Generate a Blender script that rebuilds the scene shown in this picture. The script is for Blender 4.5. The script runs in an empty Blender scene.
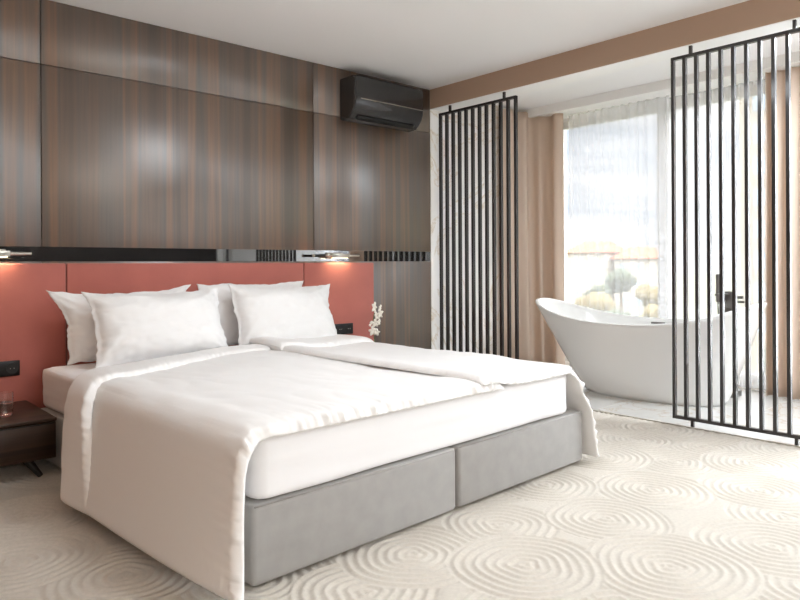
import bpy, bmesh, math, random
import numpy as np
from mathutils import Vector, Matrix, noise as mnoise
random.seed(7)
rng = np.random.default_rng(5)
S = bpy.context.scene
COL = S.collection
R = math.radians

# ------------------------------------------------------------ camera
cam_d = bpy.data.cameras.new('camera')
cam = bpy.data.objects.new('camera', cam_d)
COL.objects.link(cam)
S.camera = cam
YAW, ROLL = R(-41.887), R(-0.3)
fw = Vector((math.sin(-YAW), math.cos(YAW), 0))
rr = Vector((fw.y, -fw.x, 0))
zz = Vector((0, 0, 1))
r2 = rr * math.cos(ROLL) + zz * math.sin(ROLL)
u2 = -rr * math.sin(ROLL) + zz * math.cos(ROLL)
m = Matrix((r2, u2, -fw)).transposed().to_4x4()
m.translation = Vector((-4.232, -4.307, 1.041))
cam.matrix_world = m
cam_d.sensor_width = 36
cam_d.sensor_fit = 'HORIZONTAL'
cam_d.lens = 677.6 / 800 * 36
cam_d.shift_y = -34.94 / 800
cam_d.clip_start = 0.05
cam_d.clip_end = 2000

# ------------------------------------------------------------ view, world, sun and fill lights
S.view_settings.view_transform = 'Standard'
S.view_settings.look = 'None'
S.view_settings.exposure = 0.36
S.view_settings.gamma = 1.0
S.view_settings.use_curve_mapping = False
S.cycles.max_bounces = 10
S.cycles.diffuse_bounces = 6
S.cycles.transparent_max_bounces = 24
S.cycles.sample_clamp_indirect = 6
S.cycles.use_denoising = True

W = bpy.data.worlds.new('cloudy_sky')
S.world = W
W.use_nodes = True
nt = W.node_tree
nt.nodes.clear()
wo = nt.nodes.new('ShaderNodeOutputWorld')
bg = nt.nodes.new('ShaderNodeBackground')
tc = nt.nodes.new('ShaderNodeTexCoord')
mp = nt.nodes.new('ShaderNodeMapping')
mp.inputs['Scale'].default_value = (1, 1, 4.5)
nz = nt.nodes.new('ShaderNodeTexNoise')
nz.inputs['Scale'].default_value = 2.2
nz.inputs['Detail'].default_value = 5
cr = nt.nodes.new('ShaderNodeValToRGB')
cr.color_ramp.elements[0].position = 0.38
cr.color_ramp.elements[0].color = (0.40, 0.47, 0.56, 1)
cr.color_ramp.elements[1].position = 0.62
cr.color_ramp.elements[1].color = (1.0, 0.99, 0.97, 1)
nt.links.new(tc.outputs['Generated'], mp.inputs['Vector'])
nt.links.new(mp.outputs['Vector'], nz.inputs['Vector'])
nt.links.new(nz.outputs['Fac'], cr.inputs['Fac'])
nt.links.new(cr.outputs['Color'], bg.inputs['Color'])
# an overcast sky is several times brighter overhead than at the horizon
sx = nt.nodes.new('ShaderNodeSeparateXYZ')
mr = nt.nodes.new('ShaderNodeMapRange')
mr.interpolation_type = 'SMOOTHSTEP'
mr.inputs['From Min'].default_value = 0.22
mr.inputs['From Max'].default_value = 0.55
mr.inputs['To Min'].default_value = 1.4
mr.inputs['To Max'].default_value = 13.0
nt.links.new(tc.outputs['Generated'], sx.inputs[0])
nt.links.new(sx.outputs['Z'], mr.inputs['Value'])
nt.links.new(mr.outputs[0], bg.inputs['Strength'])
nt.links.new(bg.outputs['Background'], wo.inputs['Surface'])

sun_d = bpy.data.lights.new('sun', 'SUN')
sun_d.energy = 1.2
sun_d.angle = R(3)
sun_d.color = (1.0, 0.9, 0.76)
sun = bpy.data.objects.new('sun', sun_d)
COL.objects.link(sun)
sun.rotation_euler = Vector((-0.80, 0.22, -0.62)).to_track_quat('-Z', 'Y').to_euler()


def portal(name, loc, rot, sx, sy):
    d = bpy.data.lights.new(name, 'AREA')
    d.shape = 'RECTANGLE'
    d.size, d.size_y = sx, sy
    d.cycles.is_portal = True
    o = bpy.data.objects.new(name, d)
    o.location, o.rotation_euler = loc, rot
    COL.objects.link(o)
    return o


portal('window_portal', (1.78, -2.4, 1.2), (0, R(90), 0), 2.45, 4.7)


def fill_light(name, loc, rot, sx, sy, watts, col=(1, 1, 1)):
    d = bpy.data.lights.new(name, 'AREA')
    d.shape = 'RECTANGLE'
    d.size, d.size_y, d.energy, d.color = sx, sy, watts, col
    o = bpy.data.objects.new(name, d)
    o.location, o.rotation_euler = loc, rot
    COL.objects.link(o)


# added area fills at two unseen windows, past the right edge and behind the viewer
fill_light('window_fill', (1.76, -3.35, 1.25), (0, R(90), 0), 2.2, 1.1, 95, (.89, .945, 1))  # extra fill on top of the sky, from the right
fill_light('window_fill.001', (-4.1, -7.25, 1.35), (R(90), 0, 0), 2.9, 2.0, 34, (1, .86, .70))  # warm fill, added to lift the left side of the bed


# ------------------------------------------------------------ materials
def srgb(r, g, b):
    f = lambda c: (c / 255 / 12.92) if c / 255 <= .04045 else ((c / 255 + .055) / 1.055) ** 2.4
    return (f(r), f(g), f(b), 1)


def mat(name, col, rough=.5, metal=0, sheen=0, coat=0, spec=.5, bump=None, var=None, subsurf=0, coat_rough=.1):
    """principled with optional noise bump (scale, strength, distance) and colour variation (scale, amount)."""
    M = bpy.data.materials.new(name)
    M.use_nodes = True
    n = M.node_tree.nodes
    L = M.node_tree.links
    b = n['Principled BSDF']
    b.inputs['Base Color'].default_value = col
    b.inputs['Roughness'].default_value = rough
    b.inputs['Metallic'].default_value = metal
    b.inputs['Sheen Weight'].default_value = sheen
    b.inputs['Coat Weight'].default_value = coat
    b.inputs['Coat Roughness'].default_value = coat_rough
    b.inputs['Specular IOR Level'].default_value = spec
    t = n.new('ShaderNodeTexCoord')
    if bump:
        z = n.new('ShaderNodeTexNoise')
        z.inputs['Scale'].default_value = bump[0]
        z.inputs['Detail'].default_value = 4
        q = n.new('ShaderNodeBump')
        q.inputs['Strength'].default_value = bump[1]
        q.inputs['Distance'].default_value = bump[2]
        L.new(t.outputs['Object'], z.inputs['Vector'])
        L.new(z.outputs['Fac'], q.inputs['Height'])
        L.new(q.outputs['Normal'], b.inputs['Normal'])
    if var:
        z = n.new('ShaderNodeTexNoise')
        z.inputs['Scale'].default_value = var[0]
        z.inputs['Detail'].default_value = 3
        r = n.new('ShaderNodeValToRGB')
        a = var[1]
        r.color_ramp.elements[0].position = .3
        r.color_ramp.elements[1].position = .7
        r.color_ramp.elements[0].color = tuple(c * (1 - a) for c in col[:3]) + (1,)
        r.color_ramp.elements[1].color = tuple(min(1, c * (1 + a)) for c in col[:3]) + (1,)
        L.new(t.outputs['Object'], z.inputs['Vector'])
        L.new(z.outputs['Fac'], r.inputs['Fac'])
        L.new(r.outputs['Color'], b.inputs['Base Color'])
    return M


def wood(name, cols, gx=18.0, rough=.33, axis='Z', coat=0.25):
    """veneer: long stripes of several browns along one axis with fine grain inside"""
    M = bpy.data.materials.new(name)
    M.use_nodes = True
    n = M.node_tree.nodes
    L = M.node_tree.links
    b = n['Principled BSDF']
    t = n.new('ShaderNodeTexCoord')

    def stretched(scale, long, detail, dist=0):
        mpn = n.new('ShaderNodeMapping')
        sc = {'Z': (scale, scale, long), 'X': (long, scale, scale)}[axis]
        mpn.inputs['Scale'].default_value = sc
        z = n.new('ShaderNodeTexNoise')
        z.inputs['Scale'].default_value = 1
        z.inputs['Detail'].default_value = detail
        z.inputs['Distortion'].default_value = dist
        L.new(t.outputs['Object'], mpn.inputs['Vector'])
        L.new(mpn.outputs['Vector'], z.inputs['Vector'])
        return z
    bands = stretched(gx, .12, 1.5)
    grain = stretched(gx * 9, 2.2, 5, .4)
    r = n.new('ShaderNodeValToRGB')
    e = r.color_ramp.elements
    e[0].position, e[0].color = .34, cols[0]
    e[1].position, e[1].color = .68, cols[-1]
    for i, c in enumerate(cols[1:-1]):
        q = e.new(.34 + .34 * (i + 1) / (len(cols) - 1))
        q.color = c
    L.new(bands.outputs['Fac'], r.inputs['Fac'])
    mx = n.new('ShaderNodeMix')
    mx.data_type = 'RGBA'
    mx.blend_type = 'MULTIPLY'
    mx.inputs['Factor'].default_value = .55
    g = n.new('ShaderNodeValToRGB')
    g.color_ramp.elements[0].position = .3
    g.color_ramp.elements[0].color = (.55, .55, .55, 1)
    g.color_ramp.elements[1].position = .6
    g.color_ramp.elements[1].color = (1, 1, 1, 1)
    L.new(grain.outputs['Fac'], g.inputs['Fac'])
    L.new(r.outputs['Color'], mx.inputs[6])
    L.new(g.outputs['Color'], mx.inputs[7])
    L.new(mx.outputs[2], b.inputs['Base Color'])
    bp = n.new('ShaderNodeBump')
    bp.inputs['Strength'].default_value = .12
    bp.inputs['Distance'].default_value = .002
    L.new(grain.outputs['Fac'], bp.inputs['Height'])
    L.new(bp.outputs['Normal'], b.inputs['Normal'])
    b.inputs['Roughness'].default_value = rough
    b.inputs['Coat Weight'].default_value = coat
    b.inputs['Coat Roughness'].default_value = .38
    b.inputs['Coat IOR'].default_value = 2.0
    return M


def marble(name, tile, k=1.0):
    M = bpy.data.materials.new(name)
    M.use_nodes = True
    n = M.node_tree.nodes
    L = M.node_tree.links
    b = n['Principled BSDF']
    t = n.new('ShaderNodeTexCoord')
    z = n.new('ShaderNodeTexNoise')
    z.inputs['Scale'].default_value = .9
    z.inputs['Detail'].default_value = 7
    z.inputs['Roughness'].default_value = .62
    z.inputs['Distortion'].default_value = 1.3
    r = n.new('ShaderNodeValToRGB')
    e = r.color_ramp.elements
    e[0].position, e[0].color = .0, srgb(236, 234, 228)
    e[1].position, e[1].color = 1, srgb(240, 238, 234)
    for p, c in ((.40, (232, 230, 226)), (.48, (238, 236, 231)), (.496, (230, 222, 210)), (.5, (216, 202, 180)), (.504, (230, 224, 214)), (.52, (241, 239, 236))):
        q = e.new(p)
        q.color = srgb(*c)
    for q in e:
        q.color = tuple(c * k for c in q.color[:3]) + (1,)
    L.new(t.outputs['Object'], z.inputs['Vector'])
    L.new(z.outputs['Fac'], r.inputs['Fac'])
    L.new(r.outputs['Color'], b.inputs['Base Color'])
    b.inputs['Roughness'].default_value = .16
    return M


def cloth(name, col, transl=.3, transp=0.0, rough=.9):
    """woven cloth that lets light through: diffuse + translucent (+ gaps between the threads)"""
    M = bpy.data.materials.new(name)
    M.use_nodes = True
    n = M.node_tree.nodes
    L = M.node_tree.links
    n.clear()
    o = n.new('ShaderNodeOutputMaterial')
    d = n.new('ShaderNodeBsdfDiffuse')
    d.inputs['Color'].default_value = col
    tr = n.new('ShaderNodeBsdfTranslucent')
    tr.inputs['Color'].default_value = col
    m1 = n.new('ShaderNodeMixShader')
    m1.inputs[0].default_value = transl
    L.new(d.outputs[0], m1.inputs[1])
    L.new(tr.outputs[0], m1.inputs[2])
    last = m1
    if transp:
        tp = n.new('ShaderNodeBsdfTransparent')
        m2 = n.new('ShaderNodeMixShader')
        m2.inputs[0].default_value = transp
        L.new(m1.outputs[0], m2.inputs[1])
        L.new(tp.outputs[0], m2.inputs[2])
        last = m2
    L.new(last.outputs[0], o.inputs['Surface'])
    return M


def thin_glass(name, tint=(1, 1, 1, 1), refl=.08):
    M = bpy.data.materials.new(name)
    M.use_nodes = True
    n = M.node_tree.nodes
    L = M.node_tree.links
    n.clear()
    o = n.new('ShaderNodeOutputMaterial')
    tp = n.new('ShaderNodeBsdfTransparent')
    tp.inputs['Color'].default_value = tint
    gl = n.new('ShaderNodeBsdfGlossy')
    gl.inputs['Roughness'].default_value = .02
    fr = n.new('ShaderNodeFresnel')
    fr.inputs['IOR'].default_value = 1.45
    mx = n.new('ShaderNodeMixShader')
    L.new(fr.outputs[0], mx.inputs[0])
    L.new(tp.outputs[0], mx.inputs[1])
    L.new(gl.outputs[0], mx.inputs[2])
    L.new(mx.outputs[0], o.inputs['Surface'])
    return M


def glow(name, col, strength):
    M = bpy.data.materials.new(name)
    M.use_nodes = True
    n = M.node_tree.nodes
    L = M.node_tree.links
    n.clear()
    o = n.new('ShaderNodeOutputMaterial')
    e = n.new('ShaderNodeEmission')
    e.inputs['Color'].default_value = col
    e.inputs['Strength'].default_value = strength
    L.new(e.outputs[0], o.inputs['Surface'])
    return M


M_CEIL = mat('ceiling_paint', srgb(246, 246, 246), .9)
M_WALL = mat('wall_paint', srgb(44, 37, 32), .9)
M_WARMWALL = mat('warm_wall_paint', srgb(168, 128, 94), .9)
M_BEAM = mat('taupe_paint', srgb(172, 146, 126), .75)
M_WHITE = mat('white_paint', srgb(246, 246, 244), .6)
M_VEN = wood('walnut_veneer', [srgb(74, 57, 45), srgb(100, 77, 59), srgb(82, 73, 66), srgb(124, 90, 62), srgb(92, 73, 58)], 8.5, .40, 'Z', 1.0)
M_NIGHT = wood('dark_walnut', [srgb(44, 30, 23), srgb(66, 46, 34), srgb(54, 38, 29)], 22, .45, 'X', 0)
M_MIRROR = mat('black_gloss_glass', (.012, .012, .013, 1), .03, 0, 0, 1.0, 1.0, coat_rough=.02)
M_MIRROR.node_tree.nodes['Principled BSDF'].inputs['Coat IOR'].default_value = 2.3
M_RED = mat('terracotta_velvet', srgb(180, 104, 92), .8, sheen=.35, bump=(60, .15, .002), var=(5, .07))
M_SHEET = mat('white_sheet', srgb(240, 240, 242), .75, sheen=.15, bump=(28, .12, .003))
M_DUVET = mat('white_sateen', srgb(240, 239, 238), .62, sheen=.15, bump=(9, .16, .006))
M_PILLOW = mat('white_pillowcase', srgb(242, 242, 242), .65, sheen=.15, bump=(14, .2, .005))
M_BASE = mat('grey_velour', srgb(156, 154, 151), .85, sheen=.4, bump=(45, .1, .002), var=(14, .06))
M_CARPET = mat('carved_wool', srgb(198, 191, 180), .95, sheen=.2, bump=(260, .5, .004), var=(70, .06))
M_MARB = marble('gold_vein_marble', .6)
M_MARBF = marble('floor_marble', .6, .72)
M_BLACK = mat('black_metal', srgb(30, 24, 22), .36, .0, coat=.35)
M_ACB = mat('black_gloss_plastic', srgb(44, 43, 43), .25, .1, coat=.4)
M_ACD = mat('matt_black_plastic', srgb(18, 18, 18), .5)
M_NICKEL = mat('satin_nickel', srgb(190, 184, 174), .28, .95)
M_CHROME = mat('brushed_steel', srgb(126, 124, 122), .36, .9)
M_SOCK = mat('black_socket', srgb(16, 16, 17), .35)
M_TUB = mat('white_acrylic', srgb(236, 236, 234), .22, coat=.5)
M_CURT = cloth('taupe_curtain', srgb(224, 206, 190), .25)
M_SHEER = cloth('sheer_voile', srgb(246, 247, 250), .34, .70)
M_GLASSW = thin_glass('window_glass')
M_GLASST = mat('tumbler_glass', (1, 1, 1, 1), .02)
M_GLASST.node_tree.nodes['Principled BSDF'].inputs['Transmission Weight'].default_value = 1
M_WATER = mat('water', (1, 1, 1, 1), .0)
M_WATER.node_tree.nodes['Principled BSDF'].inputs['Transmission Weight'].default_value = 1
M_WATER.node_tree.nodes['Principled BSDF'].inputs['IOR'].default_value = 1.33
M_PVC = mat('white_window_frame', srgb(235, 235, 233), .4)
M_PETAL = mat('white_petal', srgb(246, 242, 232), .6)
M_STEM = mat('green_stem', srgb(110, 122, 72), .6)
M_LED = glow('warm_led', (1, .72, .42, 1), 14)
M_DOWN = glow('fill_lamp_glow', (1, .86, .7, 1), 18)


# ------------------------------------------------------------ object helpers
def link(name, me, m, parent=None, smooth=False):
    o = bpy.data.objects.new(name, me)
    COL.objects.link(o)
    if m:
        me.materials.append(m)
    if smooth:
        me.polygons.foreach_set('use_smooth', [True] * len(me.polygons))
    if parent:
        o.parent = parent
    return o


def from_bm(name, bm, m, parent=None, smooth=False):
    me = bpy.data.meshes.new(name)
    bm.normal_update()
    bm.to_mesh(me)
    bm.free()
    return link(name, me, m, parent, smooth)


def pyd(name, v, f, m, parent=None, smooth=True):
    me = bpy.data.meshes.new(name)
    me.from_pydata([tuple(map(float, p)) for p in v], [], f)
    me.update()
    return link(name, me, m, parent, smooth)


def sharp(o, ang=35):
    """smooth shading that keeps hard edges"""
    me = o.data
    me.polygons.foreach_set('use_smooth', [True] * len(me.polygons))
    bm = bmesh.new()
    bm.from_mesh(me)
    for e in bm.edges:
        if len(e.link_faces) == 2 and e.calc_face_angle(0) > R(ang):
            e.smooth = False
    bm.to_mesh(me)
    bm.free()
    return o


def add_box(bm, x0, x1, y0, y1, z0, z1, bev=0, seg=2, rot=None, piv=None):
    g = bmesh.ops.create_cube(bm, size=1)
    vs = g['verts']
    for v in vs:
        v.co = Vector(((x0 + x1) / 2 + v.co.x * (x1 - x0), (y0 + y1) / 2 + v.co.y * (y1 - y0), (z0 + z1) / 2 + v.co.z * (z1 - z0)))
    es = list({e for v in vs for e in v.link_edges})
    if bev:
        r = bmesh.ops.bevel(bm, geom=es, offset=bev, segments=seg, affect='EDGES', profile=.5)
        vs = list({v for f in r['faces'] for v in f.verts} | {v for v in vs if v.is_valid})
    if rot:
        bmesh.ops.rotate(bm, cent=piv or Vector(((x0 + x1) / 2, (y0 + y1) / 2, (z0 + z1) / 2)), matrix=rot, verts=vs)
    return vs


def box(name, x0, x1, y0, y1, z0, z1, m, parent=None, bev=0.0, seg=2):
    bm = bmesh.new()
    add_box(bm, x0, x1, y0, y1, z0, z1, bev, seg)
    o = from_bm(name, bm, m, parent)
    if bev:
        sharp(o, 50)
    return o


def add_tube(bm, a, b, ra, rb=None, n=16):
    a, b = Vector(a), Vector(b)
    d = b - a
    rb = ra if rb is None else rb
    q = d.to_track_quat('Z', 'Y').to_matrix().to_4x4()
    bmesh.ops.create_cone(bm, cap_ends=True, segments=n, radius1=ra, radius2=rb, depth=d.length,
                          matrix=Matrix.Translation((a + b) / 2) @ q)


def tube(name, a, b, ra, m, parent=None, rb=None, n=16):
    bm = bmesh.new()
    add_tube(bm, a, b, ra, rb, n)
    return sharp(from_bm(name, bm, m, parent))


def thing(name, label, cat, loc=(0, 0, 0), rz=0, group=None):
    o = bpy.data.objects.new(name, None)
    o.empty_display_size = .1
    COL.objects.link(o)
    o.location = loc
    o.rotation_euler = (0, 0, rz)
    o['label'] = label
    o['category'] = cat
    if group:
        o['group'] = group
    return o


def tag(o, label, cat, group=None):
    o['label'] = label
    o['category'] = cat
    if group:
        o['group'] = group
    return o


def struct(o, label=None):
    o['kind'] = 'structure'
    if label:
        o['label'] = label
    return o


def grid_faces(nx, ny, off=0, flip=False):
    f = []
    for i in range(nx - 1):
        for j in range(ny - 1):
            a = off + i * ny + j
            q = (a, a + ny, a + ny + 1, a + 1)
            f.append(q[::-1] if flip else q)
    return f


def closed_sheet(name, top, bot, m, parent, smooth=True):
    """top, bot: (nx, ny, 3) arrays; closed mesh between them"""
    nx, ny = top.shape[:2]
    v = np.concatenate([top.reshape(-1, 3), bot.reshape(-1, 3)])
    o = nx * ny
    f = grid_faces(nx, ny) + grid_faces(nx, ny, o, True)
    for i in range(nx - 1):
        a, b = i * ny, (i + 1) * ny
        f.append((a, a + o, b + o, b))
        a, b = i * ny + ny - 1, (i + 1) * ny + ny - 1
        f.append((b, b + o, a + o, a))
    for j in range(ny - 1):
        a, b = j, j + 1
        f.append((b, b + o, a + o, a))
        a, b = (nx - 1) * ny + j, (nx - 1) * ny + j + 1
        f.append((a, a + o, b + o, b))
    return pyd(name, v, f, m, parent, smooth)


def nse(x, y, z=0.0, sc=1.0):
    return mnoise.noise(Vector((x * sc, y * sc, z)))


# ------------------------------------------------------------ floor with carved rings
rings = []
for x, y, r in [(-2.341, -2.841, .27), (-1.986, -3.187, .29), (-1.552, -3.361, .27), (-1.53, -3.10, .0), (-1.751, -2.802, .25),
                (-1.581, -2.372, .25), (-1.278, -2.75, .27), (-.923, -3.098, .27), (-2.57, -2.513, .27), (-2.122, -2.547, .24),
                (-3.63, -1.61, .27), (-3.40, -1.98, .27), (-3.50, -1.15, .27), (-3.8, -2.05, .27), (-2.62, -3.1, .27)]:
    if r:
        rings.append((x, y, r))
fill = []
row = 0
yy = -3.9
while yy < .2:
    xx = -4.1 + (row % 2) * .21
    while xx < .1:
        px, py = xx + random.uniform(-.06, .06), yy + random.uniform(-.06, .06)
        if all((px - a) ** 2 + (py - b) ** 2 > .27 ** 2 for a, b, c in rings[:14]):
            fill.append((px, py, random.uniform(.22, .29)))
        xx += .42
    yy += .33
    row += 1
random.shuffle(fill)
order = fill + rings[::-1]                         # later circles lie over earlier ones
xs = np.concatenate([np.linspace(-6.0, -4.0, 5), np.arange(-3.95, 0.0001, .0062)])
xs[-1] = 0
ys = np.concatenate([np.linspace(-7.3, -3.9, 5), np.arange(-3.8, -.3, .0062), [-.15, 0.0]])
GX, GY = np.meshgrid(xs, ys, indexing='ij')
H = np.zeros_like(GX)
for cx, cy, r in order:
    i0, i1 = np.searchsorted(xs, [cx - r, cx + r])
    j0, j1 = np.searchsorted(ys, [cy - r, cy + r])
    if i1 <= i0 or j1 <= j0:
        continue
    X, Y = GX[i0:i1, j0:j1], GY[i0:i1, j0:j1]
    ang = np.arctan2(Y - cy, X - cx)
    d = np.hypot(X - cx, Y - cy)
    dd = d + .004 * np.sin(3 * ang + cx * 9) + .003 * np.sin(5 * ang + cy * 7)
    p = .0365
    g = (0.5 + 0.5 * np.cos(2 * np.pi * (dd / p + .5))) ** 1.6
    h = -.006 * (1 - g)
    H[i0:i1, j0:j1] = np.where(dd < r, h, H[i0:i1, j0:j1])
H[:, 0] = H[:, -1] = 0
nx, ny = GX.shape
V = np.stack([GX, GY, H], -1).reshape(-1, 3).astype(np.float32)
ii, jj = np.meshgrid(np.arange(nx - 1), np.arange(ny - 1), indexing='ij')
A = (ii * ny + jj).ravel()
F = np.stack([A, A + ny, A + ny + 1, A + 1], 1).astype(np.int32)
me = bpy.data.meshes.new('floor')
me.vertices.add(len(V))
me.vertices.foreach_set('co', V.ravel())
me.loops.add(F.size)
me.loops.foreach_set('vertex_index', F.ravel())
me.polygons.add(len(F))
me.polygons.foreach_set('loop_start', np.arange(0, F.size, 4, dtype=np.int32))
me.polygons.foreach_set('loop_total', np.full(len(F), 4, dtype=np.int32))
me.update(calc_edges=True)
struct(link('floor', me, M_CARPET, None, True), 'cream wool carpet carved with overlapping rings')

# marble floor of the bathing area, laid in large tiles
XW = 1.62
bm = bmesh.new()
for i in range(2):
    for j in range(9):
        x0, x1 = (.012, .80) if i == 0 else (.803, XW)
        y1 = -j * .82
        add_box(bm, x0, x1, max(y1 - .817, -7.3), y1, -.1, .002, .0015, 1)
struct(from_bm('floor.001', bm, M_MARBF), 'white marble floor with beige veins under the bathtub')
struct(box('trim_1', -.001, .012, -7.3, 0, -.05, .005, M_NICKEL), 'thin metal strip between carpet and marble')

# ------------------------------------------------------------ room shell
struct(box('ceiling', -6.0, 0, -7.3, .05, 2.6, 2.7, M_CEIL), 'smooth white ceiling over the bed')
struct(box('ceiling.001', 0, 1.9, -7.3, .05, 2.6, 2.7, M_CEIL), 'white ceiling over the bathing area')
struct(box('trim_2', 0, .195, -7.3, 0, 2.428, 2.6, M_BEAM), 'taupe beam between bedroom and bathing area')
struct(box('trim_3', .001, .1949, -7.3, 0, 2.424, 2.428, M_WHITE), 'white underside of the taupe beam')
struct(box('trim_4', 1.28, XW, -7.3, 0, 2.52, 2.6, M_WHITE), 'white curtain pelmet at the window')
struct(box('wall_left', -6.1, -6.0, -7.3, .05, 0, 2.6, M_WARMWALL))

# back wall core with wood panels as children
wb = struct(box('wall_back', -6.0, 0.0, .02, .12, 0, 2.6, M_ACD), 'wall clad in dark brown striped veneer panels')
GAP = .004
Z1, Z2, Z3 = 2.218, 1.158, 1.073
XS = [-5.06, -3.156, -1.254, 0.0]
for a, b in zip(XS[:-1], XS[1:]):
    for z0, z1 in ((Z2, Z1 - GAP), (Z1, 2.598)):
        box('wall_panel', a + GAP / 2, b - GAP / 2, 0, .02, z0, z1, M_VEN, wb, .0015, 1)
    box('wall_panel', a + GAP / 2, b - GAP / 2, 0, .02, .002, Z3, M_VEN, wb, .0015, 1)
box('wall_panel', -6.0, -5.062, 0, .02, 0.002, 2.598, M_VEN, wb)
struct(box('trim_5', -5.06, -.002, .003, .02, Z3, Z2, M_MIRROR), 'glossy black strip along the veneer wall')
struct(box('wall_back.001', 0.002, 1.9, 0, .1, 0, 2.6, M_MARB), 'white marble wall behind the left slatted screen')

# window wall
bm = bmesh.new()
add_box(bm, XW, XW + .3, -7.3, 0, 2.51, 2.6)                # lintel
for y0, y1 in ((-.12, 0), (-2.75, -2.45), (-6.7, -3.9), (-7.3, -7.25)):
    add_box(bm, XW, XW + .3, y0, y1, 0, 2.51)
add_box(bm, XW, XW + .3, -7.3, 0, -.1, .04)
struct(from_bm('wall_right', bm, M_WHITE), 'white wall around the tall windows')
wins = [(-2.45, -.12), (-3.9, -2.75), (-7.25, -6.7)]
for k, (y0, y1) in enumerate(wins):
    w = bpy.data.objects.new('window_%d' % (k + 1), None)
    COL.objects.link(w)
    w.location = (XW + .1, (y0 + y1) / 2, 0)
    w['kind'] = 'structure'
    h = (y1 - y0) / 2
    bm = bmesh.new()
    add_box(bm, 0, .07, -h, -h + .06, .04, 2.51)
    add_box(bm, 0, .07, h - .06, h, .04, 2.51)
    add_box(bm, 0, .07, -.05, .05, .04, 2.51)
    add_box(bm, 0.001, .069, -h, h, .04, .11)
    add_box(bm, 0.001, .069, -h, h, 2.44, 2.51)
    from_bm('window_frame', bm, M_PVC, w)
    box('window_pane', .03, .036, -h + .06, -.05, 0.11, 2.44, M_GLASSW, w)
    box('window_pane', .03, .036, .05, h - .06, 0.11, 2.44, M_GLASSW, w)
# front wall behind the viewer, with a wide unseen window added to let in more light
bm = bmesh.new()
add_box(bm, -6.1, XW + .3, -7.4, -7.3, 2.4, 2.6)
add_box(bm, -6.1, -5.6, -7.4, -7.3, 0, 2.4)
add_box(bm, -2.6, XW + .3, -7.4, -7.3, 0, 2.4)
add_box(bm, -5.6, -2.6, -7.4, -7.3, 0, .25)
struct(from_bm('wall_front', bm, M_WALL))
w = bpy.data.objects.new('window_4', None)
COL.objects.link(w)
w.location = (-4.1, -7.35, 0)
w['kind'] = 'structure'
bm = bmesh.new()
for x in (-1.5, -.03, 1.44):
    add_box(bm, x, x + .06, -.03, .03, .25, 2.4)
add_box(bm, -1.5, 1.5, -.029, .029, .25, .31)
add_box(bm, -1.5, 1.5, -.029, .029, 2.34, 2.4)
from_bm('window_frame', bm, M_PVC, w)
for x0, x1 in ((-1.44, -.03), (.03, 1.44)):
    box('window_pane', x0, x1, -.003, .003, .31, 2.34, M_GLASSW, w)

# added fill lamps, all out of view: behind the viewer, over the bathing area, above the bed
cl = thing('fill_lamp', 'round white fill lamp added behind the viewer', 'fill lamp', (-1.6, -5.5, 2.6))
bm = bmesh.new()
add_tube(bm, (0, 0, -.10), (0, 0, -.001), .02)
add_tube(bm, (0, 0, -.16), (0, 0, -.10), .42, .45, 48)
sharp(from_bm('shade', bm, M_WHITE, cl))
for dz, rx, pw in ((-.165, 0, 30), (-.095, R(180), 420)):
    d = bpy.data.lights.new('lamp_light', 'AREA')
    d.shape = 'DISK'
    d.size = .8
    d.energy = pw
    d.color = (.86, .93, 1)
    o = bpy.data.objects.new('lamp_light', d)
    COL.objects.link(o)
    o.parent = cl
    o.location = (0, 0, dz)
    o.rotation_euler = (rx, 0, 0)
cl = thing('fill_lamp', 'long white fill lamp added over the marble floor, beyond the right edge', 'fill lamp', (.75, -3.75, 2.6))  # unseen lamp, added to brighten the bathing area
box('housing', -.12, .12, -.7, .7, -.06, -.001, M_WHITE, cl, .004)
d = bpy.data.lights.new('lamp_light', 'AREA')
d.shape = 'RECTANGLE'
d.size, d.size_y = .2, 1.3
d.energy = 75
d.color = (.86, .93, 1)
o = bpy.data.objects.new('lamp_light', d)
COL.objects.link(o)
o.parent = cl
o.location = (0, 0, -.065)

cl = thing('fill_lamp', 'flat round white fill lamp added above the middle of the bed, out of view', 'fill lamp', (-2.15, -2.05, 2.6))  # unseen lamp, added to light the top of the bed
bm = bmesh.new()
add_tube(bm, (0, 0, -.05), (0, 0, -.001), .34, .36, 48)
sharp(from_bm('shade', bm, M_WHITE, cl))
d = bpy.data.lights.new('lamp_light', 'AREA')
d.shape = 'DISK'
d.size = .65
d.energy = 17
d.color = (.93, .965, 1)
o = bpy.data.objects.new('lamp_light', d)
COL.objects.link(o)
o.parent = cl
o.location = (0, 0, -.055)

# ------------------------------------------------------------ headboard
hb = thing('headboard', 'terracotta velvet headboard in three panels behind the bed', 'headboard', (-2.2, 0, 0))
for a, b in ((-5.0, -3.04), (-3.034, -1.383), (-1.377, -.70)):
    box('headboard_panel', a + 2.2, b + 2.2, -.05, -.001, .02, 1.062, M_RED, hb, .008, 3)


# ------------------------------------------------------------ bed
BL = (-3.147, -2.388, 0)
BR = R(2.5)
bed = thing('bed', 'wide double bed on a grey velour base made of two boxes', 'bed', BL, BR)
for x0, x1 in ((0, .99), (1.004, 2.0)):
    bm = bmesh.new()
    add_box(bm, x0, x1, 0, 2.16, .012, .272, .018, 3)
    o = sharp(from_bm('bed_base', bm, M_BASE, bed), 60)
    bm = bmesh.new()                      # piping round the top edge
    for (a, b) in (((x0 + .012, .006, .268), (x1 - .012, .006, .268)),):
        add_tube(bm, a, b, .004, n=8)
    from_bm('piping', bm, M_BASE, o, True)
for x, y in ((.1, .1), (.9, .1), (1.1, .1), (1.9, .1), (.1, 2.0), (1.9, 2.0)):
    tube('foot', (x, y, -.008), (x, y, .02), .025, M_BLACK, bed)

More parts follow.
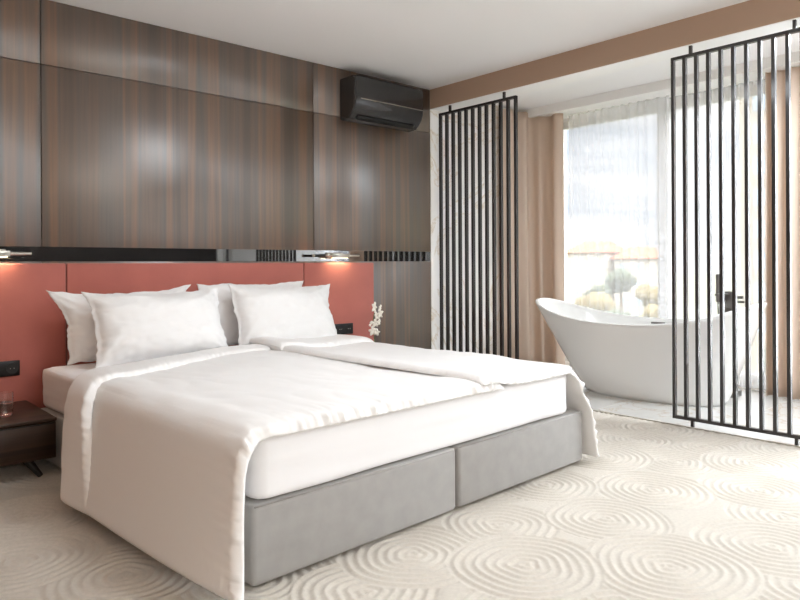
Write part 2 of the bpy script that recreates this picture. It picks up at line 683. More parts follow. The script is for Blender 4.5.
# mattress with fitted sheet: rounded box with soft wrinkles
mt = thing('mattress', 'thick mattress in a white fitted sheet on the grey bed base', 'mattress', BL, BR)
mx0, mx1, my0, my1, mz0, mz1 = .022, 1.868, .006, 2.17, .274, .492


def soft_box(name, x0, x1, y0, y1, z0, z1, rad, m, parent, nx=60, ny=60, nz=10, wr=.003):
    bm = bmesh.new()
    bmesh.ops.create_cube(bm, size=1)
    bmesh.ops.subdivide_edges(bm, edges=bm.edges[:], cuts=40, use_grid_fill=True)
    for v in bm.verts:
        p = Vector((x0 + (v.co.x + .5) * (x1 - x0), y0 + (v.co.y + .5) * (y1 - y0), z0 + (v.co.z + .5) * (z1 - z0)))
        c = Vector((min(max(p.x, x0 + rad), x1 - rad), min(max(p.y, y0 + rad), y1 - rad), min(max(p.z, z0 + rad), z1 - rad)))
        d = p - c
        if d.length > 1e-6:
            mx = max(abs(d.x), abs(d.y), abs(d.z))
            p = c + d.normalized() * (mx if False else min(rad, d.length if mx < rad - 1e-6 else rad))
            n = d.normalized()
            w = nse(p.x * 2 + p.y * 2, p.z * 26, 3.1) * wr
            w += nse(p.x * 3, p.y * 3, p.z * 5) * wr
            p += n * w
        v.co = p
    return from_bm(name, bm, m, parent, True)


soft_box('fitted_sheet', mx0, mx1, my0, my1, mz0, mz1, .03, M_SHEET, mt)


# ---- duvets
def resample(pts, step):
    pts = np.array(pts, float)
    # catmull-rom
    P = np.vstack([2 * pts[0] - pts[1], pts, 2 * pts[-1] - pts[-2]])
    out = []
    for i in range(1, len(P) - 2):
        for t in np.linspace(0, 1, 24, endpoint=False):
            a, b, c, d = P[i - 1], P[i], P[i + 1], P[i + 2]
            out.append(.5 * ((2 * b) + (-a + c) * t + (2 * a - 5 * b + 4 * c - d) * t * t + (-a + 3 * b - 3 * c + d) * t ** 3))
    out.append(pts[-1])
    out = np.array(out)
    L = np.concatenate([[0], np.cumsum(np.hypot(*np.diff(out, axis=0).T))])
    n = max(4, int(L[-1] / step))
    s = np.linspace(0, L[-1], n)
    return s, np.stack([np.interp(s, L, out[:, 0]), np.interp(s, L, out[:, 1])], 1)


def duvet_sheet(name, prof, yfoot, yhead, T0, m, parent, seed=0, lift=0.0, step=.0095, foldround=False, edges=(1, 1, 1, 1), ruff=.014, ruffk=165, hemx=None):
    """prof: (x,z) polyline of the under side. yfoot/yhead: functions of (s/L, x).  edges: s0, s1, foot, head pinch"""
    s, P = resample(prof, step)
    n = len(s)
    T = np.gradient(P, axis=0)
    T /= np.linalg.norm(T, axis=1)[:, None]
    N = np.stack([-T[:, 1], T[:, 0]], 1)
    if N[len(N) // 2, 1] < 0:
        N = -N
    my = int(max(abs(yhead(.5, P[n // 2, 0]) - yfoot(.5, P[n // 2, 0])) / step, 8))
    top = np.zeros((n, my, 3))
    bot = np.zeros((n, my, 3))
    for i in range(n):
        ya, yb = yfoot(s[i] / s[-1], P[i, 0]), yhead(s[i] / s[-1], P[i, 0])
        for j in range(my):
            t = j / (my - 1)
            # denser near the ends
            y = ya + (yb - ya) * t
            d_s0, d_s1 = s[i], s[-1] - s[i]
            d_f, d_h = y - ya, yb - y
            pin = 1.0
            dmin = 9
            for d, on in ((d_s0, edges[0]), (d_s1, edges[1]), (d_f, edges[2]), (d_h, edges[3])):
                if on:
                    pin *= math.sqrt(min(1, d / .022 + .04))
                    dmin = min(dmin, d)
            w = nse(P[i, 0] * 2.1 + seed, y * 2.1, P[i, 1] * 2 + seed) * .012 + nse(P[i, 0] * 6 + seed, y * 5, P[i, 1] * 6) * .006 + abs(nse(P[i, 0] * 5 + y * 4 + seed, y * 3 - P[i, 0] * 7, 4)) * .005
            flat = 1 if N[i, 1] > .9 else .35
            r = 0
            if d_f < .25 and edges[2]:
                cx = P[i, 0] + P[i, 1]
                r += ruff * math.exp(-d_f / .04) * (math.sin(cx * ruffk + 3 * nse(cx * 9, seed)) * (.6 + nse(cx * 5, seed + 3)) + 1.5 * nse(cx * 44, y * 12, seed)) * (1 if d_f > .004 else .3)
                r += ruff * .6 * math.exp(-d_f / .12) * nse(cx * 16 + 5, y * 5, seed)
            if d_h < .2 and edges[3]:
                r += ruff * .6 * math.exp(-d_h / .06) * math.sin(P[i, 0] * ruffk * .8 + 2 * nse(P[i, 0] * 11, seed))
            if d_s0 < .15 and edges[0]:
                r += ruff * .5 * math.exp(-d_s0 / .03) * (math.sin(y * ruffk + 3 * nse(y * 7, seed)))
            if d_s1 < .15 and edges[1]:
                r += ruff * .5 * math.exp(-d_s1 / .03) * (math.sin(y * ruffk + 3 * nse(y * 7, seed)))
            h = lift + .004 + T0 * pin + w * flat * min(1, dmin / .08 + .2) + abs(r) * .8
            droop = 0
            if edges[2] and N[i, 1] > .5:
                droop = -.020 * math.exp(-d_f / .03) * N[i, 1]
            yy = y + (r * .9 if d_f < .25 else 0)
            inw = .05 * math.exp(-max(d_f, 0) / .35) * max(0, min(1, (.40 - P[i, 1]) / .37)) * (1 if P[i, 0] < .5 else -.25)
            top[i, j] = (P[i, 0] + inw + N[i, 0] * h, yy, P[i, 1] + N[i, 1] * h + droop)
            hb_ = lift + .001
            if foldround and d_h < .05:
                hb_ = max(.001, lift * (1 - (1 - d_h / .05) ** 2 * .95)) if lift else .001
            bot[i, j] = (P[i, 0] + inw + N[i, 0] * hb_, y, P[i, 1] + N[i, 1] * hb_ + droop * .8)
    return closed_sheet(name, top, bot, m, parent)


def lerp(a, b, t):
    t = max(0, min(1, t))
    return a + (b - a) * t


ZT = mz1 + .004
left_prof = [(-.160, .048), (-.135, .15), (-.100, .30), (-.060, .42), (-.022, .478), (.05, ZT + .006), (.16, ZT + .004), (.5, ZT + .004), (1.0, ZT + .003), (1.30, ZT)]
# hem fraction: s/L < .27 hangs


def l_foot(u, x):
    return -.018 - .13 * max(0, min(1, (.02 - x) / .2))


def l_head(u, x):
    if x < -.02:
        return lerp(1.40, 1.10, (-.02 - x) / .18)
    return lerp(1.40, 1.74, (x + .02) / .9)


def l_flap(u, x):
    if x < -.02:
        return lerp(1.19, .90, (-.02 - x) / .15)
    return lerp(1.19, 1.60, (x + .02) / .9)


dl = thing('duvet', 'white duvet over the left half, hanging to the carpet beside the nightstand', 'duvet', BL, BR, None)
duvet_sheet('duvet_cover', left_prof, l_foot, l_head, .024, M_DUVET, dl, 1.3)
tb_prof = [(p[0] - (.012 if p[0] < 0 else 0), p[1] + (-.012 if i == 0 else 0)) for i, p in enumerate(left_prof[:-1])] + [(1.15, ZT + .002)]
duvet_sheet('turned_back_edge', tb_prof, l_flap, lambda u, x: l_head(u, x) + .03, .030, M_DUVET, dl, 4.4, lift=.024, foldround=True, ruff=.006)

right_prof = [(1.150, ZT + .032), (1.25, ZT + .030), (1.36, ZT + .012), (1.50, ZT + .004), (1.75, ZT + .004), (1.85, ZT + .0), (1.91, .46), (1.95, .38), (2.012, .275), (2.035, .15), (2.06, .03)]


def r_foot(u, x):
    return -.016 - .05 * max(0, min(1, (x - 1.9) / .2))


def r_head(u, x):
    return lerp(1.86, 1.93, (x - 1.15) / .8)


def r_flap(u, x):
    return lerp(1.50, 1.52, (x - 1.15) / .8)


dr = thing('duvet', 'white duvet over the right half, overlapping its neighbour in the bed middle', 'duvet', BL, BR, None)
duvet_sheet('duvet_cover', right_prof, r_foot, r_head, .026, M_DUVET, dr, 7.7)
rtb = [(1.14, ZT + .032)] + right_prof[1:-1] + [(2.045, .07)]
duvet_sheet('turned_back_edge', rtb, r_flap, lambda u, x: r_head(u, x) + .03, .028, M_DUVET, dr, 9.1, lift=.026, foldround=True, ruff=.006)


# ---- pillows
def pillow(label, cx, cy, z0, w, h, th, tilt, rz=0, seed=0, roll=0, ear=.06, name='pillow', taper=0.0, sag=0.0):
    t = thing(name, label, 'pillow', (cx, cy, z0), rz, 'white pillows against the headboard')
    nu, nv = 64, 48
    top = np.zeros((nu, nv, 3))
    bot = np.zeros((nu, nv, 3))
    ct, st = math.cos(tilt), math.sin(tilt)
    for i in range(nu):
        u = -1 + 2 * i / (nu - 1)
        for j in range(nv):
            v = -1 + 2 * j / (nv - 1)
            k = ear
            x = w / 2 * u * (1 - k * (1 - v * v) * abs(u) ** 2 + .35 * k * (abs(u) ** 6) * (abs(v) ** 8))
            y = h / 2 * v * (1 - k * 1.1 * (1 - u * u) * abs(v) ** 2 * (.35 + .25 * v) + .5 * k * (abs(v) ** 6) * (abs(u) ** 8))
            y += (.016 * nse(u * 2.2 + seed, 5.5) + .007 * nse(u * 8 + seed, 3.1)) * abs(v) ** 4
            x += (.016 * nse(v * 2.5 + seed, 9.5) + .008 * nse(v * 8 + seed, 6.1)) * abs(u) ** 4
            if v > 0:
                y -= sag * (1 - u * u) * v * v
            x *= 1 + taper * v
            fu, fv = min(1, abs(u) / .955), min(1, abs(v) / .945)
            eu, ev = max(0, 1 - fu ** 3.0), max(0, 1 - fv ** 3.0)
            f = (eu * ev) ** .55
            cd = math.hypot(1 - abs(u), 1 - abs(v))
            wrk = .011 * nse(u * 3 + seed, v * 3, 1) + .006 * abs(nse(u * 4 + v * 3 + seed, v * 5 - u * 2, 3)) + .010 * nse(u * 9 + seed, v * 6, 2) * math.exp(-cd * 1.2)
            ang = math.atan2(1 - abs(v) + .02, 1 - abs(u) + .02)
            wrk += .008 * math.sin(ang * 14 + seed * 3 + (1 if u > 0 else 0)) * math.exp(-cd * 2.2) * min(1, cd * 5)
            wrk += .005 * math.sin(u * 40 + 4 * nse(u * 5, seed)) * math.exp(-(1 - abs(v)) * 9) * min(1, (1 - abs(v)) * 12)
            if max(abs(u) / .955, abs(v) / .945) > 1:      # flat flange round the edge, slightly wavy
                wrk += .006 * nse(u * 12 + seed, v * 12, 8)
            tf = th / 2 * f * (1 - .08 * v) + wrk * max(.5, min(1, f * 3)) + .003
            tb = th / 2 * f * .8 + .003 - (wrk * .5 if f < .01 else 0)
            if roll:
                cr_, sr_ = math.cos(roll), math.sin(roll)
                xr, yr = x * cr_ - y * sr_, x * sr_ + y * cr_
            else:
                xr, yr = x, y
            hh = yr + h / 2
            for arr, d in ((top, -tf), (bot, tb)):
                arr[i, j] = (xr, hh * st + d * ct, hh * ct + d * (-st) * -1 * (-1))
    # d is along the pillow normal (0, ct, -st) pointing to the wall
    for i in range(nu):
        for j in range(nv):
            pass
    closed_sheet('pillowcase', bot, top, M_PILLOW, t)
    return t


pillow('white pillow on the left half of the bed, leaning in front of another', -2.64, -.56, .508, .80, .425, .20, R(24), R(2), 1.0, 0, .07, sag=.012)
pillow('white pillow tucked behind, its corner poking out nearest the nightstand', -2.77, -.28, .507, .73, .40, .13, R(9), R(0), 5.0, R(1), .12, taper=.11)
pillow('white pillow on the right half of the bed, the front one nearest the socket', -1.765, -.485, .508, .765, .435, .19, R(22), R(-3), 3.2, R(-1), .07, sag=.006)
pillow('white pillow standing behind in the bed middle, between the two front pillows', -1.86, -.195, .507, .78, .42, .12, R(8), R(0), 8.0, 0, .06, taper=.04)


# ------------------------------------------------------------ nightstands
def nightstand(label, x0, x1):
    cx = (x0 + x1) / 2
    t = thing('nightstand', label, 'nightstand', (cx, -.35, 0), 0, 'dark walnut nightstands')
    w = (x1 - x0) / 2
    box('top', -w, w, -.30, .29, .275, .292, M_NIGHT, t, .002, 1)
    box('body', -w + .006, w - .006, -.27, .29, .09, .275, M_NIGHT, t)
    d = box('drawer', -w + .002, w - .002, -.292, -.271, .092, .271, M_NIGHT, t, .002, 1)
    box('drawer_gap', -w + .01, w - .01, -.2925, -.289, .262, .268, M_ACD, d)
    for sx in (-1, 1):
        for yy in (-.22, .22):
            bm = bmesh.new()
            add_tube(bm, (sx * (w - .12), yy, .09), (sx * (w - .06), yy * 1.12, .0), .022, .013, 12)
            sharp(from_bm('leg', bm, M_BLACK, t))
    return t


nightstand('low dark walnut nightstand with black splayed legs, left of the bed', -3.86, -3.254)
nightstand('low dark walnut nightstand beyond the bed, carrying the white orchid', -1.10, -.46)


# glass of water
g = thing('glass', 'clear straight water glass on the left nightstand', 'glass', (-3.437, -.44, .292))
bm = bmesh.new()
prof = [(0, 0), (.031, 0), (.034, .004), (.036, .118), (.0345, .118), (.0325, .012), (0, .012)]
n = 32
vs = [[bm.verts.new((r * math.cos(2 * math.pi * k / n), r * math.sin(2 * math.pi * k / n), z)) for k in range(n)] if r else [bm.verts.new((0, 0, z))] for r, z in prof]
for a, b in zip(vs[:-1], vs[1:]):
    for k in range(n):
        k2 = (k + 1) % n
        if len(a) == 1:
            bm.faces.new((a[0], b[k2], b[k]))
        elif len(b) == 1:
            bm.faces.new((a[k], a[k2], b[0]))
        else:
            bm.faces.new((a[k], a[k2], b[k2], b[k]))
bmesh.ops.recalc_face_normals(bm, faces=bm.faces)
sharp(from_bm('tumbler', bm, M_GLASST, g))
tube('water', (0, 0, .0125), (0, 0, .07), .0322, M_WATER, g, .0334, 32)


# ------------------------------------------------------------ wall sockets
def socket(label, x0, x1, z0, z1, n):
    t = thing('wall_socket', label, 'socket', ((x0 + x1) / 2, -.05, (z0 + z1) / 2))
    w, h = (x1 - x0) / 2, (z1 - z0) / 2
    box('frame', -w, w, -.010, 0, -h, h, M_SOCK, t, .003, 2)
    step = 2 * w / n
    for k in range(n):
        cx = -w + step * (k + .5)
        if k == 0 and n > 2:
            box('switch', cx - step * .4, cx + step * .4, -.014, -.009, -h * .75, h * .75, M_ACD, t, .002, 1)
        else:
            o = tube('outlet', (cx, -.013, 0), (cx, -.008, 0), min(step, 2 * h) * .38, M_ACD, t, None, 24)
            for s in (-1, 1):
                tube('contact', (cx + s * .009, -.0145, 0), (cx + s * .009, -.0125, 0), .0026, M_NICKEL, o, None, 8)
    return t


socket('black socket plate on the headboard beside the right pillow', -1.175, -.925, .50, .585, 3)
socket('black socket plate on the headboard above the left nightstand', -3.52, -3.285, .435, .52, 3)


# ------------------------------------------------------------ reading lamps
def reading_lamp(label, dx):
    t = thing('reading_lamp', label, 'wall lamp', (-1.06 + dx, 0, 1.116), 0, 'slim nickel reading lamps over the headboard')
    box('wall_plate', -.075, .075, -.016, .003, -.022, .026, M_NICKEL, t, .002, 1)
    b = box('lamp_body', -.083, .083, -.088, -.05, -.018, .016, M_NICKEL, t, .003, 2)
    box('led_strip', -.07, .07, -.082, -.056, -.0195, -.0178, M_LED, b)
    box('bracket', -.02, .02, -.055, -.012, -.006, .008, M_NICKEL, t)
    tube('arm', (.08, -.069, .0), (.192, -.069, .0), .0085, M_NICKEL, t)
    tube('arm', (-.14, -.069, .0), (-.08, -.069, .0), .0085, M_NICKEL, t)
    tube('grip', (-.24, -.069, 0), (-.14, -.069, 0), .0095, M_ACD, t)
    tube('end_cap', (-.252, -.069, 0), (-.24, -.069, 0), .0105, M_NICKEL, t)
    d = bpy.data.lights.new('lamp_light', 'AREA')
    d.shape = 'RECTANGLE'
    d.size, d.size_y = .24, .02
    d.energy = .32
    d.color = (1, .76, .48)
    o = bpy.data.objects.new('lamp_light', d)
    COL.objects.link(o)
    o.parent = t
    o.location = (0, -.069, -.025)
    return t


reading_lamp('slim nickel reading lamp glowing above the right headboard panel', 0)
reading_lamp('slim nickel reading lamp above the left headboard panel, cut by the edge', -2.358)

# ------------------------------------------------------------ orchid
orc = thing('orchid', 'small white orchid in a clear vase beyond the right side of the bed', 'plant', (-1.01, -.42, .292))
bm = bmesh.new()
add_tube(bm, (0, 0, 0), (0, 0, .15), .026, .034, 24)
sharp(from_bm('vase', bm, M_GLASST, orc))
pts = [(0, 0, .02), (.004, 0, .2), (-.012, .0, .30), (.0, 0, .38), (.03, 0, .435)]
bm = bmesh.new()
for a, b in zip(pts[:-1], pts[1:]):
    add_tube(bm, a, b, .0035, .003, 8)
st = from_bm('stem', bm, M_STEM, orc, True)


def blossom(loc, sz, rot):
    bm = bmesh.new()
    for k in range(5):
        a = 2 * math.pi * k / 5 + rot
        wd = .42 if k % 2 else .30
        ring = []
        prev = None
        for q in range(7):
            t = q / 6
            r = sz * t
            hw = sz * wd * math.sin(math.pi * min(1, t * .86 + .08)) * .9
            z = .18 * sz * math.sin(t * 2.6)
            c = Vector((math.cos(a) * r, -z, math.sin(a) * r))
            s = Vector((-math.sin(a), 0, math.cos(a)))
            row = [bm.verts.new(c - s * hw + Vector((0, .004, 0))), bm.verts.new(c - Vector((0, .006, 0))), bm.verts.new(c + s * hw + Vector((0, .004, 0)))]
            if prev:
                bm.faces.new((prev[0], prev[1], row[1], row[0]))
                bm.faces.new((prev[1], prev[2], row[2], row[1]))
            prev = row
    bmesh.ops.create_icosphere(bm, subdivisions=1, radius=sz * .16, matrix=Matrix.Translation((0, -.012, 0)))
    bmesh.ops.transform(bm, matrix=Matrix.Translation(loc) @ Matrix.Rotation(random.uniform(-.5, .9), 4, 'Z') @ Matrix.Rotation(random.uniform(-.4, .4), 4, 'X'), verts=bm.verts)
    o = from_bm('blossom', bm, M_PETAL, orc, True)
    md = o.modifiers.new('thick', 'SOLIDIFY')
    md.thickness = .0025
    return o


for (x, y, z, s) in ((-.012, -.012, .436, .042), (.042, -.012, .425, .030), (.048, -.01, .385, .036), (.006, -.014, .372, .032), (.0, -.012, .318, .034), (-.045, -.012, .318, .022), (-.028, -.012, .262, .036), (.035, -.012, .325, .024), (.012, -.012, .25, .028)):
    blossom((x, y, z), s, random.uniform(0, 6))

# ------------------------------------------------------------ air conditioner
ac = thing('air_conditioner', 'glossy black split air conditioner high on the veneer wall', 'air conditioner', (-.64, 0, 2.36))
prof = [(0, .155), (-.17, .155), (-.196, .145), (-.205, .12), (-.205, -.02), (-.202, -.06), (-.185, -.105), (-.15, -.145), (-.115, -.172), (-.03, -.178), (0, -.165)]


def extrude_x(name, pr, x0, x1, m, parent, taper=.0):
    bm = bmesh.new()
    A_ = [bm.verts.new((x0, y, z)) for y, z in pr]
    B_ = [bm.verts.new((x1, y, z)) for y, z in pr]
    n = len(pr)
    for k in range(n):
        bm.faces.new((A_[k], A_[(k + 1) % n], B_[(k + 1) % n], B_[k]))
    bm.faces.new(A_[::-1])
    bm.faces.new(B_)
    bmesh.ops.recalc_face_normals(bm, faces=bm.faces)
    ed = [e for e in bm.edges if len(e.link_faces) == 2 and any(len(f.verts) > 4 for f in e.link_faces)]
    bmesh.ops.bevel(bm, geom=ed, offset=.010, segments=3, affect='EDGES')
    return sharp(from_bm(name, bm, m, parent), 25)


extrude_x('casing', prof, -.365, .365, M_ACB, ac)
box('trim_line', -.31, .355, -.2085, -.203, -.028, -.022, M_NICKEL, ac)
fl = box('outlet_flap', -.30, .30, -.02, .02, -.004, .004, M_ACD, ac, .002, 1)
fl.location = (0, -.142, -.163)
fl.rotation_euler = (R(-38), 0, 0)
bm = bmesh.new()
for k in range(14):
    add_box(bm, -.33, .33, -.18 + k * .0125, -.175 + k * .0125, .154, .158)
from_bm('intake_grille', bm, M_ACD, ac)


# ------------------------------------------------------------ slatted screens
def screen(label, ya):
    yb = ya - .85
    t = thing('slatted_screen', label, 'screen', (.022, (ya + yb) / 2, .0), 0, 'black slatted screens between bed and bathtub')
    h = .425
    z0, z1 = .042, 2.372
    bm = bmesh.new()
    add_box(bm, -.014, .014, -h, h, z0, z0 + .02)
    add_box(bm, -.014, .014, -h, h, z1 - .02, z1)
    for s in (-1, 1):
        add_box(bm, -.0139, .0139, s * (h - .009) - .009, s * (h - .009) + .009, z0 + .001, z1 - .001)
    from_bm('frame', bm, M_BLACK, t)
    for k in range(1, 11):
        y = h - .010 - k * (2 * h - .02) / 11
        box('slat', -.0135, .0135, y - .010, y + .010, z0 + .02, z1 - .02, M_BLACK, t)
    for y in (h - .125, -h + .125):
        box('floor_pin', -.009, .009, y - .009, y + .009, .002, z0 + .002, M_BLACK, t)
        box('ceiling_pin', -.009, .009, y - .009, y + .009, z1 - .002, 2.425, M_BLACK, t)
    return t


screen('black slatted screen on the left, by the veneer wall corner', -.10)
screen('black slatted screen on the right, in front of the tub faucet', -2.215)


# ------------------------------------------------------------ bathtub
tub = thing('bathtub', 'white freestanding slipper bathtub on the marble floor', 'bathtub', (.82, -1.55, .002), R(2))
NT = 96


def tub_ring(f, off=0.0, inner=False, zb=0.0):
    """f 0 = base, 1 = rim; off shrinks outline"""
    out = []
    e = f ** .92
    for k in range(NT):
        a = 2 * math.pi * k / NT
        c, s = math.cos(a), math.sin(a)
        q = 2 / 2.35
        uc = math.copysign(abs(c) ** q, c)
        us = math.copysign(abs(s) ** q, s)
        ay = .55 + (.935 - .55) * e
        bx = .275 + (.385 - .275) * e
        cy = -.10 + (.01 + .10) * e
        yl = us
        rimz = .575 + (.155 if us > 0 else .180) * abs(us) ** 2.3
        z = zb + (rimz - zb) * f
        out.append(((bx - off) * uc, cy + (ay - off * 1.0) * yl, z))
    return out


levels = [tub_ring(f) for f in np.linspace(0, 1, 22)]
levels[0] = [(x * .985, y * .985, z) for x, y, z in levels[0]]
rim = tub_ring(1)
levels.append([(x * .985, y * .993, z + .006) for x, y, z in rim])
levels.append([(x * .955, y * .982, z + .007) for x, y, z in tub_ring(1)])
for f in np.linspace(1, .18, 18):
    r = tub_ring(f, .032)
    levels.append([(x, y, z if f > .999 else z) for x, y, z in r])
levels.append([(x * .85, y * .9, z - .03) for x, y, z in tub_ring(.18, .032)])
v = [p for L_ in levels for p in L_]
f = []
for i in range(len(levels) - 1):
    for k in range(NT):
        k2 = (k + 1) % NT
        f.append((i * NT + k, i * NT + k2, (i + 1) * NT + k2, (i + 1) * NT + k))
f.append(tuple(range(NT))[::-1])
f.append(tuple((len(levels) - 1) * NT + k for k in range(NT)))
pyd('tub_shell', v, f, M_TUB, tub, True)
box('overflow_slot', .330, .352, -.045, .07, .534, .550, M_CHROME, tub, .003, 2)
tube('drain', (0, -.1, .095), (0, -.1, .10), .03, M_CHROME, tub)

# faucet
fc = thing('bath_faucet', 'floor standing grey steel bath mixer behind the tub, with hand shower', 'faucet', (1.23, -2.08, .002), R(0))
box('base_plate', -.07, .07, -.06, .06, 0, .05, M_CHROME, fc, .004, 2)
box('post', -.022, .022, -.03, .03, .05, .70, M_CHROME, fc, .003, 2)
box('mixer_body', -.04, .04, -.045, .045, .69, .82, M_CHROME, fc, .004, 2)
box('spout', -.24, -.03, -.015, .015, .793, .808, M_CHROME, fc, .002, 1)
tube('lever', (0, -.04, .74), (0.0, -.11, .74), .010, M_CHROME, fc)
tube('lever', (0, -.04, .775), (0.0, -.10, .775), .012, M_CHROME, fc)
tube('holder', (-.03, .02, .745), (-.13, .035, .745), .008, M_CHROME, fc)
tube('hand_shower', (-.13, .035, .74), (-.13, .035, .955), .015, M_CHROME, fc)
bm = bmesh.new()
pp = [(-.13, .035, .74), (-.128, .03, .6), (-.11, .02, .42), (-.08, 0, .33), (-.04, -.02, .36), (-.02, -.01, .50), (-.015, -.01, .69)]
for a, b in zip(pp[:-1], pp[1:]):
    add_tube(bm, a, b, .006, n=8)
from_bm('shower_hose', bm, M_CHROME, fc, True)


# ------------------------------------------------------------ curtains
def curtain(name, label, cat, X, ya, yb, z0, z1, folds, amp, m, th=.003, spread=0.0, seed=0, group=None, lean=0.0, path=None):
    """hanging cloth between ya and yb (ya > yb); spread widens it towards the floor"""
    nu, nv = folds * 14 + 1, 26
    if path:
        ss, PP = resample(path, .01)
        TT = np.gradient(PP, axis=0)
        TT /= np.linalg.norm(TT, axis=1)[:, None]
    top = np.zeros((nu, nv, 3))
    bot = np.zeros((nu, nv, 3))
    for j in range(nv):
        t = j / (nv - 1)
        z = z1 + (z0 - z1) * t
        for i in range(nu):
            u = i / (nu - 1)
            w = u + .35 / folds * nse(u * folds * .55 + seed, 2.2 + t * .5)
            y = ya + (yb - ya) * u - spread * t * t * (u - .0) + lean * t
            a = amp * (.75 + .5 * nse(u * folds * .8 + seed, 7.7)) * (.7 + .5 * t)
            ph = 2 * math.pi * folds * w + .5 * math.sin(t * 2.2 + seed)
            x = X + a * math.sin(ph) + .006 * nse(u * 8, t * 3, seed)
            y += .25 * a * math.cos(ph)
            if path:
                k = min(len(PP) - 1, int(u * (len(PP) - 1) + .5))
                q = a * math.sin(ph)
                nx_, ny_ = -TT[k, 1], TT[k, 0]
                bx_ = np.interp(u, ss / ss[-1], PP[:, 0])
                by_ = np.interp(u, ss / ss[-1], PP[:, 1])
                top[i, j] = (bx_ + nx_ * q, by_ + ny_ * q - spread * t * t * u, z)
                bot[i, j] = (bx_ + nx_ * (q + th), by_ + ny_ * (q + th) - spread * t * t * u, z)
                continue
            top[i, j] = (x, y, z)
            bot[i, j] = (x + th, y, z)
    o = closed_sheet(name, top, bot, m, None)
    return tag(o, label, cat, group)


curtain('curtain', 'heavy taupe curtain gathered beside the bathtub, left of the window', 'curtain', 1.40, -.03, -.50, .012, 2.56, 4, .052, M_CURT, seed=1.5, spread=.02, path=[(.90, -.075), (1.15, -.085), (1.30, -.12), (1.37, -.22), (1.38, -.34), (1.38, -.44)])
curtain('curtain', 'heavy taupe curtain behind the right slatted screen', 'curtain', 1.40, -2.30, -2.97, .012, 2.56, 7, .05, M_CURT, seed=4.0)
curtain('sheer_curtain', 'thin white sheer left of the pale overlap, over the city view', 'sheer curtain', 1.515, -.42, -1.46, .02, 2.56, 12, .028, M_SHEER, seed=2.2, th=.0, spread=.0)
curtain('sheer_curtain', 'thin white sheer right of the pale overlap, behind the faucet', 'sheer curtain', 1.588, -1.33, -2.42, .02, 2.56, 12, .020, M_SHEER, seed=6.1, th=.0)

curtain('sheer_curtain', 'thin white sheer added over the unseen window beyond the right edge, dimming its fill', 'sheer curtain', 1.53, -2.80, -3.95, .02, 2.56, 10, .03, M_SHEER, seed=3.3, th=.0)  # added out of view to soften the area fill and its reflection

# ------------------------------------------------------------ the view outside: ground, houses, trees
M_GRND = mat('park_ground', srgb(92, 92, 66), .95, var=(.04, .35))
M_HOUSE = mat('cream_render', srgb(150, 140, 124), .9)
M_HOUSE2 = mat('white_render', srgb(172, 164, 152), .9)
M_ROOF = mat('red_roof_tiles', srgb(160, 84, 54), .85)
M_LEAF = mat('tree_leaves', srgb(62, 70, 50), .9, var=(.8, .25))
M_LEAFY = mat('autumn_leaves', srgb(112, 98, 58), .9, var=(.8, .25))
M_TRUNK = mat('bark', srgb(110, 90, 70), .9)
M_HGLASS = mat('house_glass', srgb(150, 165, 175), .2)
struct(box('ground', 20, 900, -500, 900, -14.5, -14, M_GRND), 'park ground far below the window')


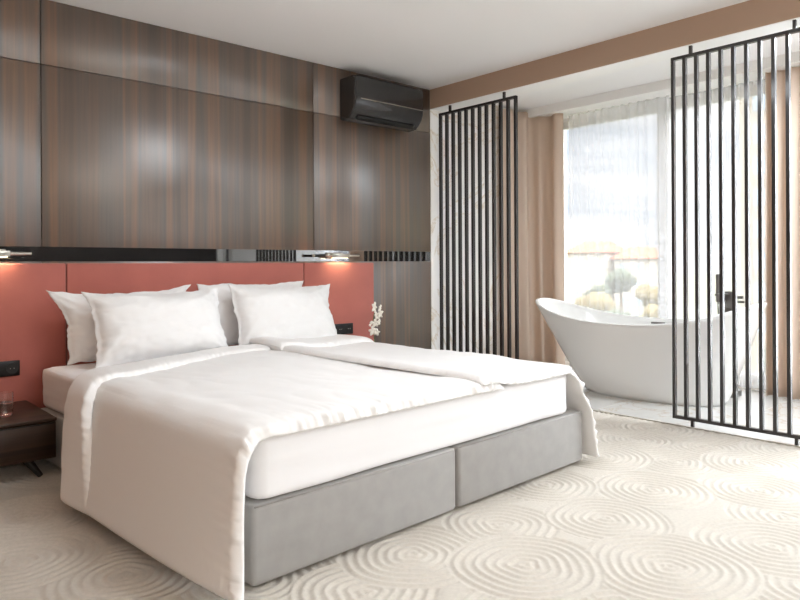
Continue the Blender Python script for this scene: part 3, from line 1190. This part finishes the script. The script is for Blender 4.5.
def house(label, x, y, w, d, z1, m, roof=True, floors=4):
    t = thing('house', label, 'building', (x, y, -14), 0)
    hh = z1 + 14
    b = box('wall', -d / 2, d / 2, -w / 2, w / 2, 0, hh, m, t)
    if roof:
        bm = bmesh.new()
        v = [bm.verts.new(p) for p in ((-d / 2 - .6, -w / 2 - .6, hh), (d / 2 + .6, -w / 2 - .6, hh), (d / 2 + .6, w / 2 + .6, hh), (-d / 2 - .6, w / 2 + .6, hh), (0, -w / 3, hh + 2.2), (0, w / 3, hh + 2.2))]
        for q in ((0, 1, 4), (1, 2, 5, 4), (2, 3, 5), (3, 0, 4, 5), (3, 2, 1, 0)):
            bm.faces.new([v[k] for k in q])
        from_bm('roof', bm, M_ROOF, t)
    n = max(2, int(w / 3))
    for fz in range(floors):
        for k in range(n):
            yy = -w / 2 + (k + .5) * w / n
            zc = hh - 1.7 - fz * 3
            box('window', -d / 2 - .05, -d / 2 + .01, yy - .6, yy + .6, zc - .8, zc + .8, M_HGLASS, t)
    return t


house('cream house with a red tiled roof, first from the left curtain', 110, 66.8, 8, 8, 3.2, M_HOUSE2)
house('small white house with a low red roof, second from the left curtain', 122, 68.5, 6.5, 7, .8, M_HOUSE)
house('cream house with a red roof, nearest the sheer overlap', 112, 58.8, 6.5, 8, 2.0, M_HOUSE2)
house('long flat cream block in the distance beyond the houses', 230, 150, 22, 10, -.5, M_HOUSE, False)
house('tall cream apartment block seen through the right slatted screen', 70, 17, 11, 12, 21, M_HOUSE, False, 9)


def tree(label, x, y, top, r, m):
    t = thing('tree', label, 'tree', (x, y, -14), 0, 'trees in the park outside the window')
    hh = top + 14
    bm = bmesh.new()
    for k in range(9):
        c = Vector((random.uniform(-.5, .5) * r, random.uniform(-.6, .6) * r, hh - r * random.uniform(.7, 1.5)))
        bmesh.ops.create_icosphere(bm, subdivisions=3, radius=r * random.uniform(.45, .7), matrix=Matrix.Translation(c))
    for v_ in bm.verts:
        v_.co += Vector((1, 1, 1)) * .0 + v_.normal * .35 * r * .3 * nse(v_.co.x * 1.4, v_.co.y * 1.4, v_.co.z * 1.4)
    from_bm('crown', bm, m, t, True)
    tube('trunk', (0, 0, 0), (0, 0, hh - r * .9), .25, M_TRUNK, t, .18)


trees = [('dark green tree standing among the red roofed houses', 100, 56, .6, 2.2, 0),
         ('yellow crowned park tree nearest the left taupe curtain', 80, 48.6, -2.2, 2.2, 1),
         ('small green park tree low beside the yellow crowned one', 70, 39, -4.2, 2.0, 0),
         ('green park tree in front of the first red roofed house', 96, 58, -1.8, 2.2, 0),
         ('low yellow bush like tree near the sheer overlap', 75, 37, -3.6, 2.1, 1),
         ('green tree low in the window just above the tub rim', 60, 35, -5.6, 1.9, 0),
         ('pale yellow tree right under the house nearest the sheer overlap', 98, 49.5, -2.0, 2.0, 1),
         ('round green tree at the foot of the tall apartment block', 56, 15, -4, 2.4, 0)]
for lb, x, y, top, r, k in trees:
    tree(lb, x, y, top, r, M_LEAFY if k else M_LEAF)
